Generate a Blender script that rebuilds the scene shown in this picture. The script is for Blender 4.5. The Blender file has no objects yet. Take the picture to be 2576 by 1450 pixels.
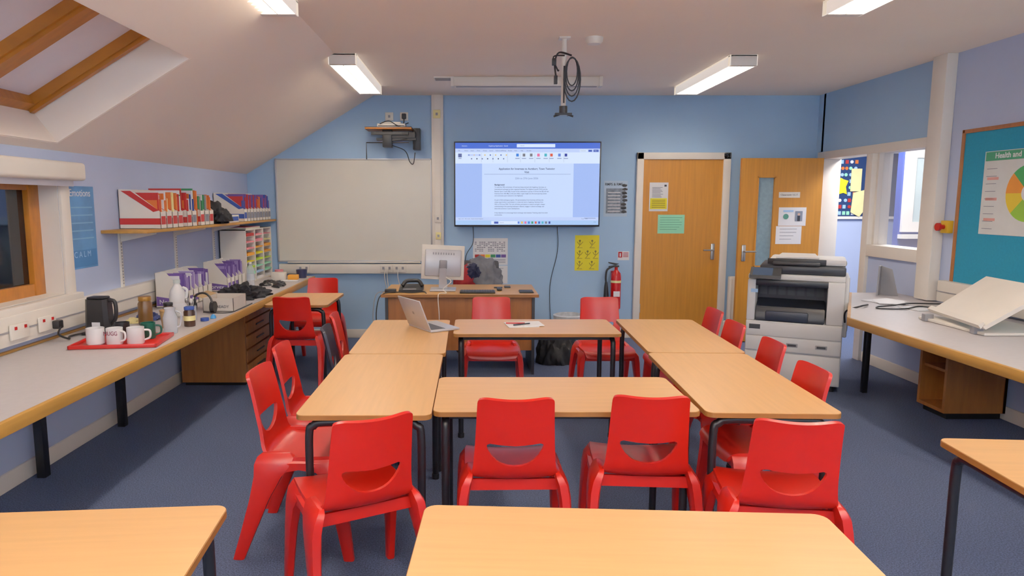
import bpy, bmesh, math, random
from mathutils import Vector, Matrix, noise
random.seed(7)
R=math.radians
sc=bpy.context.scene
col=sc.collection
# ------------------------------------------------------------------ materials
def lin(c):
    o=[]
    for v in c[:3]:
        v=v/255.0
        o.append(v/12.92 if v<=0.04045 else ((v+0.055)/1.055)**2.4)
    return o
MC={}
def mat(name,c,rough=0.6,metal=0.0,emis=0.0,var=0.05,scale=6.0,stretch=(1,1,1),bump=0.0,trans=0.0,alpha=1.0,detail=3.0,coat=0.0):
    if name in MC: return MC[name]
    m=bpy.data.materials.new(name); m.use_nodes=True
    nt=m.node_tree; b=nt.nodes['Principled BSDF']
    l=lin(c)
    b.inputs['Roughness'].default_value=rough
    b.inputs['Metallic'].default_value=metal
    b.inputs['Coat Weight'].default_value=coat
    if var>0:
        tc=nt.nodes.new('ShaderNodeTexCoord'); mp=nt.nodes.new('ShaderNodeMapping')
        mp.inputs['Scale'].default_value=stretch
        nz=nt.nodes.new('ShaderNodeTexNoise'); nz.inputs['Scale'].default_value=scale; nz.inputs['Detail'].default_value=detail
        cr=nt.nodes.new('ShaderNodeValToRGB')
        cr.color_ramp.elements[0].position=0.3; cr.color_ramp.elements[1].position=0.7
        cr.color_ramp.elements[0].color=[max(0,v*(1-var)) for v in l]+[1]
        cr.color_ramp.elements[1].color=[min(1,v*(1+var)) for v in l]+[1]
        nt.links.new(tc.outputs['Object'],mp.inputs['Vector']); nt.links.new(mp.outputs['Vector'],nz.inputs['Vector'])
        nt.links.new(nz.outputs['Fac'],cr.inputs['Fac']); nt.links.new(cr.outputs['Color'],b.inputs['Base Color'])
        if bump>0:
            bp=nt.nodes.new('ShaderNodeBump'); bp.inputs['Strength'].default_value=bump; bp.inputs['Distance'].default_value=0.01
            nt.links.new(nz.outputs['Fac'],bp.inputs['Height']); nt.links.new(bp.outputs['Normal'],b.inputs['Normal'])
    else:
        b.inputs['Base Color'].default_value=l+[1]
    if emis>0:
        b.inputs['Emission Color'].default_value=l+[1]; b.inputs['Emission Strength'].default_value=emis
    if trans>0:
        b.inputs['Transmission Weight'].default_value=trans
    if alpha<1:
        b.inputs['Alpha'].default_value=alpha
    MC[name]=m
    return m
BLUE=mat('wall_paint_blue',(150,186,224),0.75,var=0.03,scale=2)
LILAC=mat('wall_paint_lilac',(174,188,222),0.75,var=0.03,scale=2)
CEIL=mat('ceiling_plaster',(252,238,222),0.85,var=0.015,scale=1.5)
CARPET=mat('carpet_blue',(66,80,114),0.95,var=0.6,scale=150,bump=0.5,detail=4)
WHITE=mat('white_paint',(230,222,210),0.45,var=0.02)
PLW=mat('white_plastic',(226,219,207),0.4,var=0.02)
PAPER=mat('paper_white',(226,226,230),0.8,var=0.01)
BEECH=mat('beech_laminate',(212,158,98),0.35,var=0.05,scale=5,stretch=(0.6,9,4))
EDGE=mat('beech_edge',(150,92,34),0.5,var=0.1,scale=10)
OAK=mat('oak_veneer',(198,126,26),0.45,var=0.10,scale=3,stretch=(14,14,0.7))
WOODB=mat('wood_brown',(160,94,40),0.5,var=0.14,scale=3,stretch=(10,10,1))
PINE=mat('varnished_pine',(180,106,26),0.4,var=0.14,scale=4,stretch=(1,8,2))
COUNTER=mat('counter_laminate',(184,178,180),0.4,var=0.03,scale=30)
CEDGE=mat('counter_edge_oak',(178,126,50),0.5,var=0.12,scale=4,stretch=(8,1,8))
BLACK=mat('black_metal',(16,17,22),0.4,var=0.05)
BPL=mat('black_plastic',(18,18,22),0.45,var=0.1)
DKG=mat('dark_grey',(46,48,54),0.5,var=0.05)
GREY=mat('grey_plastic',(136,136,142),0.5,var=0.05)
SILVER=mat('silver',(186,186,190),0.35,metal=0.3,var=0.02)
STEEL=mat('brushed_steel',(190,188,182),0.3,metal=0.9,var=0.03)
RED=mat('chair_red_plastic',(202,18,2),0.38,var=0.05,scale=4,coat=0.05)
NAVY=mat('chair_navy_plastic',(30,30,50),0.4,var=0.05,scale=4)
REDG=mat('red_gloss',(190,12,12),0.25,var=0.03)
GLASS=mat('glass_clear',(235,240,245),0.03,var=0,alpha=0.16)
NIGHT=mat('night_glass',(12,13,18),0.05,var=0)
TEAL=mat('board_felt_teal',(10,132,172),0.9,var=0.06,scale=60)
WBOARD=mat('whiteboard_enamel',(214,210,198),0.3,var=0.04,scale=1.5)
CLEARP=mat('clear_plastic',(220,228,240),0.1,var=0,alpha=0.35)
def C(n,c,r=0.6,**k): return mat(n,c,r,**k)
YEL=C('yellow_paper',(230,214,6)); GRN=C('green_paper',(140,220,180)); INK=C('ink_dark',(28,32,46),var=0)
INKG=C('ink_grey',(110,114,130),var=0)
PURP=C('purple_cover',(98,68,148)); BRED=C('book_red',(182,28,26)); BORA=C('book_orange',(216,104,34))
BBLU=C('book_blue',(34,68,156)); BGRN=C('book_green',(34,126,74)); BPNK=C('paper_pink',(236,134,146))
LIME=C('paper_lime',(170,212,44)); ORP=C('paper_orange',(240,158,40)); CREAM=C('paper_cream',(238,224,150))
# ------------------------------------------------------------------ builder
class B:
    def __init__(s): s.bm=bmesh.new(); s.mats=[]
    def mi(s,m):
        if m not in s.mats: s.mats.append(m)
        return s.mats.index(m)
    def merge(s,t,m,M=None):
        if M is not None: bmesh.ops.transform(t,matrix=M,verts=t.verts)
        i=s.mi(m)
        for f in t.faces: f.material_index=i
        me=bpy.data.meshes.new('t'); t.to_mesh(me); t.free(); s.bm.from_mesh(me); bpy.data.meshes.remove(me)
    def box(s,x0,x1,y0,y1,z0,z1,m,bev=0,M=None,seg=2):
        t=bmesh.new(); bmesh.ops.create_cube(t,size=1)
        for v in t.verts:
            v.co=Vector(((x0+x1)/2+v.co.x*(x1-x0),(y0+y1)/2+v.co.y*(y1-y0),(z0+z1)/2+v.co.z*(z1-z0)))
        if bev>0: bmesh.ops.bevel(t,geom=list(t.edges),offset=bev,segments=seg,affect='EDGES',profile=0.5)
        s.merge(t,m,M)
    def hexa(s,pts,m):
        t=bmesh.new(); v=[t.verts.new(p) for p in pts]
        for q in ((0,3,2,1),(4,5,6,7),(0,1,5,4),(1,2,6,5),(2,3,7,6),(3,0,4,7)): t.faces.new([v[i] for i in q])
        bmesh.ops.recalc_face_normals(t,faces=t.faces); s.merge(t,m)
    def quad(s,pts,m):
        t=bmesh.new(); t.faces.new([t.verts.new(p) for p in pts]); s.merge(t,m)
    def prism(s,pts,vec,m,M=None,bev=0):
        t=bmesh.new(); f=t.faces.new([t.verts.new(p) for p in pts])
        r=bmesh.ops.extrude_face_region(t,geom=[f]); vs=[e for e in r['geom'] if isinstance(e,bmesh.types.BMVert)]
        bmesh.ops.translate(t,vec=Vector(vec),verts=vs); bmesh.ops.recalc_face_normals(t,faces=t.faces)
        if bev>0: bmesh.ops.bevel(t,geom=list(t.edges),offset=bev,segments=2,affect='EDGES')
        s.merge(t,m,M)
    def loft(s,rings,m,cap=True,M=None):
        t=bmesh.new(); n=len(rings[0]); vr=[[t.verts.new(p) for p in r] for r in rings]
        for a,b in zip(vr[:-1],vr[1:]):
            for i in range(n): t.faces.new([a[i],a[(i+1)%n],b[(i+1)%n],b[i]])
        if cap: t.faces.new(vr[0]); t.faces.new(vr[-1])
        bmesh.ops.recalc_face_normals(t,faces=t.faces); s.merge(t,m,M)
    def cyl(s,p0,p1,r0,m,r1=None,seg=18):
        p0=Vector(p0);p1=Vector(p1); r1=r0 if r1 is None else r1
        s.tube([p0,p1],[r0,r1],m,seg)
    def tube(s,pts,r,m,seg=10):
        pts=[Vector(p) for p in pts]; n=len(pts); rs=r if isinstance(r,(list,tuple)) else [r]*n
        rings=[]; up=None
        for i,p in enumerate(pts):
            d=(pts[min(i+1,n-1)]-pts[max(i-1,0)]).normalized()
            if up is None:
                up=Vector((0,0,1)) if abs(d.z)<0.9 else Vector((0,1,0))
            a=d.cross(up).normalized(); u=a.cross(d).normalized(); up=u
            rings.append([p+(a*math.cos(k*2*math.pi/seg)+u*math.sin(k*2*math.pi/seg))*rs[i] for k in range(seg)])
        s.loft(rings,m)
    def lathe(s,prof,c,m,seg=24,cap=True):
        c=Vector(c)
        s.loft([[c+Vector((r*math.cos(k*2*math.pi/seg),r*math.sin(k*2*math.pi/seg),z)) for k in range(seg)] for r,z in prof],m,cap)
    def blob(s,c,sz,m,amp=0.25,fr=3.0,sub=4,seed=0,flat=True):
        t=bmesh.new(); bmesh.ops.create_icosphere(t,subdivisions=sub,radius=1)
        for v in t.verts:
            p=v.co.copy(); k=1+amp*(noise.noise(p*fr+Vector((seed,seed*2,0)))+0.5*noise.noise(p*fr*2.3+Vector((seed,0,0))))
            p=p*k
            v.co=Vector((c[0]+p.x*sz[0],c[1]+p.y*sz[1],c[2]+(max(p.z,-0.0) if flat else p.z)*sz[2]))
        s.merge(t,m)
    def mesh(s,name):
        me=bpy.data.meshes.new(name); s.bm.to_mesh(me); s.bm.free()
        for m in s.mats: me.materials.append(m)
        for p in me.polygons: p.use_smooth=True
        me.set_sharp_from_angle(angle=R(38))
        return me
    def obj(s,name,loc=None,rot=0,center=True,parent=None):
        me=s.mesh(name); o=bpy.data.objects.new(name,me); col.objects.link(o)
        if loc is not None:
            o.location=loc; o.rotation_euler=(0,0,rot)
        elif center:
            xs=[v.co for v in me.vertices]
            c=Vector(((min(v.x for v in xs)+max(v.x for v in xs))/2,(min(v.y for v in xs)+max(v.y for v in xs))/2,min(v.z for v in xs)))
            me.transform(Matrix.Translation(-c)); o.location=c
        if parent: par(o,parent)
        return o
def par(o,p):
    o.parent=p; o.matrix_parent_inverse=p.matrix_basis.inverted()
def inst(name,me,loc,rot=0):
    o=bpy.data.objects.new(name,me); col.objects.link(o); o.location=loc; o.rotation_euler=(0,0,rot); return o
def text(s,loc,size,m,face='-Y',parent=None,align='LEFT',name='lettering',sx=1.0,bold=0.0,rot=None,depth=0.0005):
    cu=bpy.data.curves.new(name,'FONT'); cu.body=s; cu.size=size; cu.align_x=align; cu.align_y='CENTER'
    cu.extrude=depth; cu.offset=bold; cu.resolution_u=3; cu.materials.append(m)
    o=bpy.data.objects.new(name,cu); col.objects.link(o); o.location=loc; o.scale=(sx,1,1)
    o.rotation_euler=rot if rot else {'-Y':(R(90),0,0),'+X':(R(90),0,R(90)),'-X':(R(90),0,R(-90)),'+Y':(R(90),0,R(180)),'up':(0,0,0)}[face]
    if parent: par(o,parent)
    return o
def smooth(pts,n=6):
    pts=[Vector(p) for p in pts]; out=[]
    P=[pts[0]]+pts+[pts[-1]]
    for i in range(1,len(P)-2):
        for k in range(n):
            t=k/n; a,b,c,d=P[i-1],P[i],P[i+1],P[i+2]
            out.append(0.5*((2*b)+(c-a)*t+(2*a-5*b+4*c-d)*t*t+(3*b-a-3*c+d)*t**3))
    out.append(pts[-1]); return out
# ------------------------------------------------------------------ room shell
YF=7.69; XL=-2.54; XR=3.84; ZC=2.73; YN=-1.6; ZK=1.87; XK=-1.10
b=B(); b.box(-2.9,7.2,YN-.2,9.6,-0.1,0,CARPET); b.obj('floor')
b=B(); b.box(XL-.15,XR+.15,YF,YF+.12,0,ZC+.05,BLUE); b.obj('wall_back')
b=B(); b.box(XL-.15,XR+.15,YN-.12,YN,0,ZC+.05,BLUE); b.obj('wall_front')
b=B()
WY0,WY1,WZ0,WZ1=2.75,4.17,0.99,1.70
b.box(XL-.2,XL,YN,WY0,0,ZK+.02,LILAC); b.box(XL-.2,XL,WY1,YF,0,ZK+.02,LILAC)
b.box(XL-.2,XL,WY0,WY1,0,WZ0,LILAC); b.box(XL-.2,XL,WY0,WY1,WZ1,ZK+.02,LILAC)
b.obj('wall_left')
b=B()
b.box(XR,XR+.15,YN,5.74,0,ZC+.05,LILAC); b.box(XR,XR+.15,5.74,7.59,2.09,ZC+.05,BLUE)
b.box(XR,XR+.15,5.74,6.6,0,1.05,LILAC); b.box(XR,XR+.15,7.55,YF,0,ZC+.05,BLUE)
b.obj('wall_right')
b=B(); b.box(XK,XR+.15,YN-.1,YF+.1,ZC,ZC+.08,CEIL)
al=math.atan((ZC-ZK)/(XK-XL)); ca,sa=math.cos(al),math.sin(al); SL=(XK-XL)/ca
def sp(s,y,d): return (XL+s*ca-d*sa, y, ZK+s*sa+d*ca)
def sbox(bb,s0,s1,y0,y1,d0,d1,m):
    bb.hexa([sp(s0,y0,d0),sp(s1,y0,d0),sp(s1,y1,d0),sp(s0,y1,d0),sp(s0,y0,d1),sp(s1,y0,d1),sp(s1,y1,d1),sp(s0,y1,d1)],m)
OY0,OY1,OS0,OS1=1.5,4.11,0.0675,1.03
sbox(b,-.05,SL,OY1,YF+.1,0,.04,CEIL); sbox(b,-.05,SL,YN-.1,OY0,0,.04,CEIL)
sbox(b,-.05,OS0,OY0,OY1,0,.04,CEIL); sbox(b,OS1,SL,OY0,OY1,0,.04,CEIL)
# lining boards of the roof-window recess
FS0,FS1=0.045,0.94
b.hexa([sp(OS0-.02,OY1-.012,.001),sp(OS1,OY1-.012,.001),sp(FS1,OY1-.012,.31),sp(FS0-.02,OY1-.012,.31),sp(OS0-.02,OY1+.05,.001),sp(OS1,OY1+.05,.001),sp(FS1,OY1+.05,.31),sp(FS0-.02,OY1+.05,.31)],CEIL)
b.hexa([sp(OS0,OY0+.012,.001),sp(OS1,OY0+.012,.001),sp(FS1,OY0+.012,.31),sp(FS0,OY0+.012,.31),sp(OS0,OY0-.05,.001),sp(OS1,OY0-.05,.001),sp(FS1,OY0-.05,.31),sp(FS0,OY0-.05,.31)],CEIL)
b.hexa([sp(OS1-.01,OY0,.001),sp(OS1-.01,OY1,.001),sp(FS1-.005,OY1,.31),sp(FS1-.005,OY0,.31),sp(OS1+.05,OY0,.001),sp(OS1+.05,OY1,.001),sp(FS1+.06,OY1,.31),sp(FS1+.06,OY0,.31)],CEIL)
b.hexa([sp(OS0+.01,OY0,.001),sp(OS0+.01,OY1,.001),sp(FS0+.005,OY1,.31),sp(FS0+.005,OY0,.31),sp(OS0-.05,OY0,.001),sp(OS0-.05,OY1,.001),sp(FS0-.06,OY1,.31),sp(FS0-.06,OY0,.31)],CEIL)
b.obj('ceiling')
# roof window
b=B()
ys=[(4.03,4.095),(3.42,3.56),(2.80,2.94),(2.18,2.32),(1.515,1.6)]
for y0,y1 in ys:
    sbox(b,FS0+.01,FS1-.01,y0,y1,.22,.29,PINE); sbox(b,FS0+.02,FS1-.02,y0+.015,y1-.015,.20,.22,PINE)
sbox(b,FS0+.01,FS0+.08,1.515,4.095,.22,.295,PINE); sbox(b,FS1-.06,FS1-.01,1.515,4.095,.22,.295,PINE)
sbox(b,FS0,FS1,1.51,4.098,.28,.30,mat('roof_blind_fabric',(234,230,242),0.8,var=0.02))
b.obj('window_1')
# left window with timber frame
b=B(); fx=XL-.13
b.box(fx-.04,fx+.01,WY0,WY1,WZ0,WZ0+.075,PINE); b.box(fx-.04,fx+.01,WY0,WY1,WZ1-.07,WZ1,PINE)
for y in (WY0,3.42,WY1-.1): b.box(fx-.04,fx+.015,y,y+.10,WZ0,WZ1,PINE,0.004)
b.box(fx-.03,fx-.02,WY0,WY1,WZ0,WZ1,NIGHT)
b.box(fx-.05,XL+.0,WY0-.0,WY1,WZ0-.012,WZ0+.004,WHITE)
b.obj('window_2')
b=B()
b.box(XL,XL+.02,WY1,WY1+.09,WZ0-.1,WZ1+.02,WHITE,.003); b.box(XL,XL+.02,WY0-.09,WY0,WZ0-.1,WZ1+.02,WHITE,.003)
b.box(XL,XL+.05,WY0-.12,WY1+.12,WZ0-.05,WZ0,WHITE,.006); b.box(XL,XL+.02,WY0-.09,WY1+.09,WZ0-.1,WZ0-.05,WHITE)
b.box(XL-.12,XL,WY1-.004,WY1,WZ0,WZ1,WHITE)
b.obj('trim_1')
b=B(); b.box(XL+.021,XL+.12,WY0-.15,WY1+.12,1.69,1.80,PLW,.02,seg=3); b.box(XL+.021,XL+.10,WY1+.12,WY1+.127,1.695,1.795,GREY,.0)
b.box(XL+.05,XL+.056,WY0-.1,WY1+.08,1.655,1.695,PAPER); b.obj('roller_blind')
# baseboards
b=B(); b.box(XL,1.82,YF-.018,YF,0,.10,WHITE,.004); b.box(2.89,XR,YF-.018,YF,0,.10,WHITE,.004); b.obj('baseboard_back')
b=B(); b.box(XL,XL+.018,YN,YF-.02,0,.1,WHITE,.004); b.obj('baseboard_left')
b=B(); b.box(XR-.018,XR,YN,6.52,0,.1,WHITE,.004); b.obj('baseboard_right')
# dado trunking
b=B(); b.box(XL,XL+.06,-.5,6.1,.79,.95,PLW,.006); b.box(XL+.06,XL+.065,-.5,6.1,.865,.872,GREY); 
b.obj('trim_2')
b=B(); b.box(-2.2,-.5,YF-.06,YF,.75,.86,PLW,.006); b.box(-.56,-.46,YF-.062,YF,.74,.875,PLW,.004)
b.box(-.46,-.33,YF-.05,YF,.95,ZC-.0,WHITE,.004); b.box(-.425,-.365,YF-.056,YF-.05,.95,ZC,WHITE)
b.obj('trim_3')
b=B(); b.box(XR-.07,XR,1,5.45,.76,.93,PLW,.008); b.box(XR-.075,XR-.07,1,5.45,.84,.846,GREY); b.obj('trim_4')
b=B(); b.box(XR-.09,XR,5.53,5.70,.75,ZC,WHITE,.006); b.obj('trim_5')
# sockets & switches
def plate(name,x,z,w=.09,h=.09,hole=True,y=YF,m=PLW):
    b=B(); b.box(x-w/2,x+w/2,y-.014,y-.0,z-h/2,z+h/2,m,.004)
    if hole: b.box(x-.012,x+.012,y-.017,y-.013,z-.014,z+.014,GREY)
    return b.obj(name)
plate('wall_socket',-.93,2.50); 
b=B(); b.box(-.81,-.72,YF-.014,YF,2.455,2.545,PLW,.004); b.box(-.79,-.74,YF-.05,YF-.012,2.47,2.53,BPL,.01)
b.tube(smooth([(-.765,YF-.04,2.48),(-.77,YF-.05,2.42),(-.83,YF-.06,2.38)]),.006,BPL); b.obj('wall_socket')
plate('light_switch',-.395,1.375,.075,.085,y=YF-.056); plate('light_switch',-.39,1.18,.06,.08,y=YF-.056,m=CREAM); plate('wall_socket',-.40,2.52,.08,.09,y=YF-.056,m=CREAM)
for x in (-1.92,-.98,-.83): 
    b=B(); b.box(x-.07,x+.07,YF-.074,YF-.06,.765,.85,PLW,.004)
    for k in (-.035,.035): b.box(x+k-.012,x+k+.012,YF-.078,YF-.073,.80,.83,GREY)
    b.obj('wall_socket')
b=B(); 
for x,zz in ((-.99,.5),(-.96,.45),(-.84,.55)): b.tube(smooth([(x,YF-.085,.80),(x-.01,YF-.10,.72),(x+.02,YF-.08,zz),(x+.05,YF-.08,.15)]),.004,PLW,6)
b.obj('network_cables')
for y in (2.9,3.62,3.86):
    b=B(); b.box(XL+.065,XL+.078,y-.075,y+.075,.82,.905,PLW,.004)
    for k in (-.04,.04): b.box(XL+.078,XL+.083,y+k-.008,y+k+.008,.875,.892,REDG)
    if y>3.8: b.box(XL+.078,XL+.12,y+.03,y+.08,.82,.87,BPL,.008)
    b.obj('wall_socket')
# ------------------------------------------------------------------ doors
b=B()
b.box(1.83,1.905,YF-.05,YF+.0,0,2.105,WHITE,.005); b.box(2.795,2.875,YF-.05,YF,0,2.105,WHITE,.005); b.box(1.83,2.875,YF-.05,YF,2.03,2.105,WHITE,.005)
b.obj('trim_6')
def handle(b,x,y,z,dirx,m=STEEL):
    b.box(x-.022,x+.022,y-.012,y,z-.11,z+.07,m,.008)
    b.tube(smooth([(x,y,z),(x,y-.05,z),(x+.02*dirx,y-.058,z),(x+.12*dirx,y-.058,z)],5),.009,m)
b=B(); b.box(1.905,2.795,YF-.03,YF-.001,.005,2.03,OAK); handle(b,2.715,YF-.03,1.02,-1)
b.cyl((1.909,YF-.035,.3),(1.909,YF-.035,.4),.007,STEEL)
d1=b.obj('door_1')
def sheet(name,x0,x1,z0,z1,y,m,parent=None,lines=0,lm=INKG,extra=None,marg=.12):
    b=B(); b.box(x0,x1,y-.002,y,z0,z1,m)
    if lines:
        w=x1-x0;h=z1-z0
        for i in range(lines):
            zz=z1-h*(.14+.76*i/max(1,lines)); b.box(x0+w*marg,x1-w*(marg+random.random()*.25),y-.003,y-.002,zz-h*.02,zz,lm)
    if extra: extra(b)
    return b.obj(name,parent=parent)
yd=YF-.03
b=B(); b.box(1.98,2.19,yd-.0015,yd,1.455,1.775,PAPER); b.box(1.99,2.18,yd-.003,yd-.0015,1.48,1.60,YEL); b.box(2.145,2.17,yd-.004,yd-.0015,1.73,1.75,INK)
for i in range(8): b.box(2.01,2.10+random.random()*.05,yd-.004,yd-.0015,1.612+i*.015,1.617+i*.015,INKG)
for i in range(5): b.box(2.01,2.16,yd-.004,yd-.003,1.495+i*.02,1.502+i*.02,C('ink_olive',(120,110,30)))
b.obj('notice_paper',parent=d1)
sheet('notice_green',2.085,2.385,1.205,1.415,yd,GRN,d1,6,C('ink_green',(60,130,100)),marg=.08)
text('FS1',(2.79,YF-.052,2.07),.06,INK,parent=d1,bold=.0008)
# open door
b=B(); YD=7.43
b.box(2.915,3.10,YD,YD+.045,.01,2.03,OAK); b.box(3.28,3.80,YD,YD+.045,.01,2.03,OAK); b.box(3.10,3.28,YD,YD+.045,.01,.86,OAK); b.box(3.10,3.28,YD,YD+.045,1.82,2.03,OAK)
for (x0,x1,z0,z1) in ((3.09,3.105,.85,1.83),(3.275,3.29,.85,1.83),(3.09,3.29,.845,.86),(3.09,3.29,1.82,1.835)): b.box(x0,x1,YD-.008,YD+.053,z0,z1,OAK)
b.box(3.10,3.28,YD+.02,YD+.026,.86,1.82,mat('wired_glass',(120,150,165),0.15,var=.1,scale=30))
handle(b,2.975,YD,1.02,1); d2=b.obj('door_2')
b=B(); b.box(3.33,3.56,YD-.004,YD,1.605,1.665,PLW); d=b.obj('door_sign',parent=d2); text('Classroom  I.C.T.',(3.445,YD-.005,1.635),.027,INK,parent=d,align='CENTER')
def ex(b):
    b.cyl((3.42,YD-.002,1.40),(3.42,YD-.004,1.40),.03,C('badge_green',(70,140,120))); b.box(3.39,3.5,YD-.0035,YD-.002,1.45,1.47,C('lightblue',(150,190,232)))
    b.box(3.52,3.60,YD-.004,YD-.002,1.35,1.46,C('photo_slate',(120,130,150))); b.cyl((3.56,YD-.004,1.425),(3.56,YD-.005,1.425),.014,C('skin_print',(210,170,150))); b.box(3.545,3.575,YD-.005,YD-.004,1.35,1.41,INK)
sheet('notice_paper',3.34,3.64,1.30,1.50,YD-.0,PAPER,d2,0,extra=ex)
sheet('notice_paper',3.32,3.60,1.10,1.295,YD,PAPER,d2,4,marg=.15)
# frame on right wall (doorway + window)
b=B(); X0,X1=XR-.03,XR+.17
b.box(X0,X1,5.70,7.60,2.02,2.10,WHITE,.004)
b.box(X0,X1,7.47,7.56,0,2.02,WHITE,.004); b.box(X0,X1,6.55,6.65,0,2.02,WHITE,.004)
b.box(X0,X1,5.70,5.80,1.04,2.02,WHITE,.004); b.box(X0,X1,5.80,6.55,1.04,1.15,WHITE,.004)
b.box(X0+.05,X1-.05,5.80,5.83,1.15,2.02,WHITE); b.box(X0+.05,X1-.05,6.52,6.55,1.15,2.02,WHITE)
b.obj('trim_7')
b=B(); b.box(XR+.06,XR+.066,5.83,6.52,1.15,2.02,GLASS); b.obj('window_3')
# corridor beyond
b=B()
b.box(XR+.15,7.0,9.2,9.3,0,2.7,LILAC); b.box(7.0,7.1,4.5,9.3,0,2.7,LILAC); b.box(XR+.15,7.0,4.4,4.5,0,2.7,LILAC)
b.box(XR,XR+.15,YF+.12,9.3,0,2.7,LILAC)
b.obj('wall_corridor')
b=B(); b.box(XR+.15,7.1,4.4,9.3,2.6,2.68,CEIL); b.obj('ceiling_corridor')
b=B(); b.box(5.14,6.99,8.2,8.3,0,2.59,mat('corridor_partition_blue',(44,68,150),.8)); 
b.box(5.16,5.28,8.16,8.2,1.2,2.2,WHITE); b.box(5.28,5.95,8.16,8.2,2.08,2.2,WHITE); b.box(5.28,5.95,8.16,8.2,1.2,1.32,WHITE); b.box(5.83,5.95,8.16,8.2,1.32,2.08,WHITE)
b.box(5.28,5.83,8.17,8.19,1.32,2.08,mat('frosted_green',(180,196,194),.3)); b.box(5.14,6.9,8.12,8.2,1.12,1.17,WHITE)
b.box(5.45,5.62,8.165,8.17,1.45,1.75,PAPER); b.cyl((5.53,8.165,1.62),(5.53,8.16,1.62),.05,GREY); b.obj('wall_partition')
b=B(); b.box(4.66,5.9,9.17,9.2,1.36,2.22,mat('pinboard_navy',(14,44,92),.9)); b.box(4.64,5.9,9.16,9.2,1.33,1.365,WHITE); b.box(4.64,5.9,9.16,9.2,2.2,2.24,WHITE)
pal=[PAPER,GRN,BRED,BORA,C('lightblue',(160,200,240)),C('lightblue',(0,0,0))]
for i in range(9):
    for j in range(6):
        x=4.82+j*.06+random.uniform(-.01,.01); z=1.41+i*.085
        if 4.87<x<5.02 and 1.6<z<1.9: continue
        if random.random()<.5: b.cyl((x,9.17,z),(x,9.165,z),.022,random.choice(pal),seg=12)
        else: b.box(x-.02,x+.02,9.165,9.17,z-.024,z+.024,random.choice(pal))
b.prism([(4.9,9.16,1.66),(4.97,9.16,1.68),(5.02,9.16,1.66),(5.0,9.16,1.76),(5.03,9.16,1.84),(4.96,9.16,1.86),(4.93,9.16,1.88),(4.88,9.16,1.84),(4.9,9.16,1.76)],(0,.005,0),YEL)
b.box(5.06,5.2,9.155,9.16,1.70,2.0,CREAM); b.prism([(5.08,9.15,1.42),(5.2,9.15,1.36),(5.3,9.15,1.5),(5.26,9.15,1.72),(5.1,9.15,1.68)],(0,.005,0),CREAM); b.box(5.35,5.6,9.155,9.16,1.5,1.9,PAPER)
b.obj('corridor_noticeboard')
# ------------------------------------------------------------------ ceiling lights
WARM=(255,239,220)
EM_ON=mat('lamp_tube_glow',WARM,emis=66,var=0); EM_DIM=mat('lamp_tube_far_glow',WARM,emis=42,var=0); EM_SIDE=mat('lamp_side_diffuser',(236,226,216),.4,emis=.4,var=0)
def light(x,y0,y1,em):
    b=B(); w=.11; zb=ZC-.085
    b.box(x-w,x-w+.006,y0,y1,zb,ZC,EM_SIDE); b.box(x+w-.006,x+w,y0,y1,zb,ZC,EM_SIDE)
    b.box(x-w,x+w,y0,y0+.05,zb,ZC,PLW,.004); b.box(x-w,x+w,y1-.05,y1,zb,ZC,PLW,.004)
    b.box(x-w,x+w,y0,y1,ZC-.012,ZC-.001,PLW)
    ye=zb+.028
    for k in (-1,1): b.box(x+k*.05-.018,x+k*.05+.018,y0+.05,y1-.05,ye,ye+.01,em)
    b.box(x-w+.006,x+w-.006,y0+.05,y1-.05,ye+.012,ye+.016,PLW)
    b.box(x-.003,x+.003,y0+.05,y1-.05,zb,ye,PLW)
    n=24
    for i in range(1,n):
        y=y0+.05+(y1-y0-.1)*i/n; b.box(x-w+.006,x+w-.006,y-.0015,y+.0015,zb+.002,zb+.018,PLW)
    b.obj('fluorescent_ceiling_light')
for x,y0,y1,e in ((-1.14,2.65,4.16,EM_ON),(2.17,2.65,4.16,EM_ON),(-1.04,5.55,7.08,EM_DIM),(2.17,5.6,7.12,EM_DIM),(-1.14,-.6,.9,EM_ON),(2.17,-.6,.9,EM_ON),(.5,-.6,.9,EM_ON)):
    light(x,y0,y1,e)
def area(name,loc,sx,sy,p,c,rot=(0,0,0)):
    l=bpy.data.lights.new(name,'AREA'); l.shape='RECTANGLE'; l.size=sx; l.size_y=sy; l.energy=p; l.color=c
    o=bpy.data.objects.new(name,l); col.objects.link(o); o.location=loc; o.rotation_euler=rot; return o
area('corridor_lamp',(4.7,7.4,2.55),.6,1.6,80,(1,.98,1))
# standing uplighters added behind the camera, out of view, to brighten the ceiling
for x,y in ((-.9,-1.2),(2.9,-1.2)):
    b=B(); b.lathe([(.14,0),(.14,.02),(.02,.03),(.014,.05),(.014,1.72),(.05,1.74),(.17,1.82),(.172,1.82),(.05,1.735),(.001,1.735)],(x,y,0),STEEL); o=b.obj('added_uplighter')
    l=area('added_uplight',(x,y,1.80),.22,.22,110,(1,.87,.76),(math.pi,0,0)); par(l,o)
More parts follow.
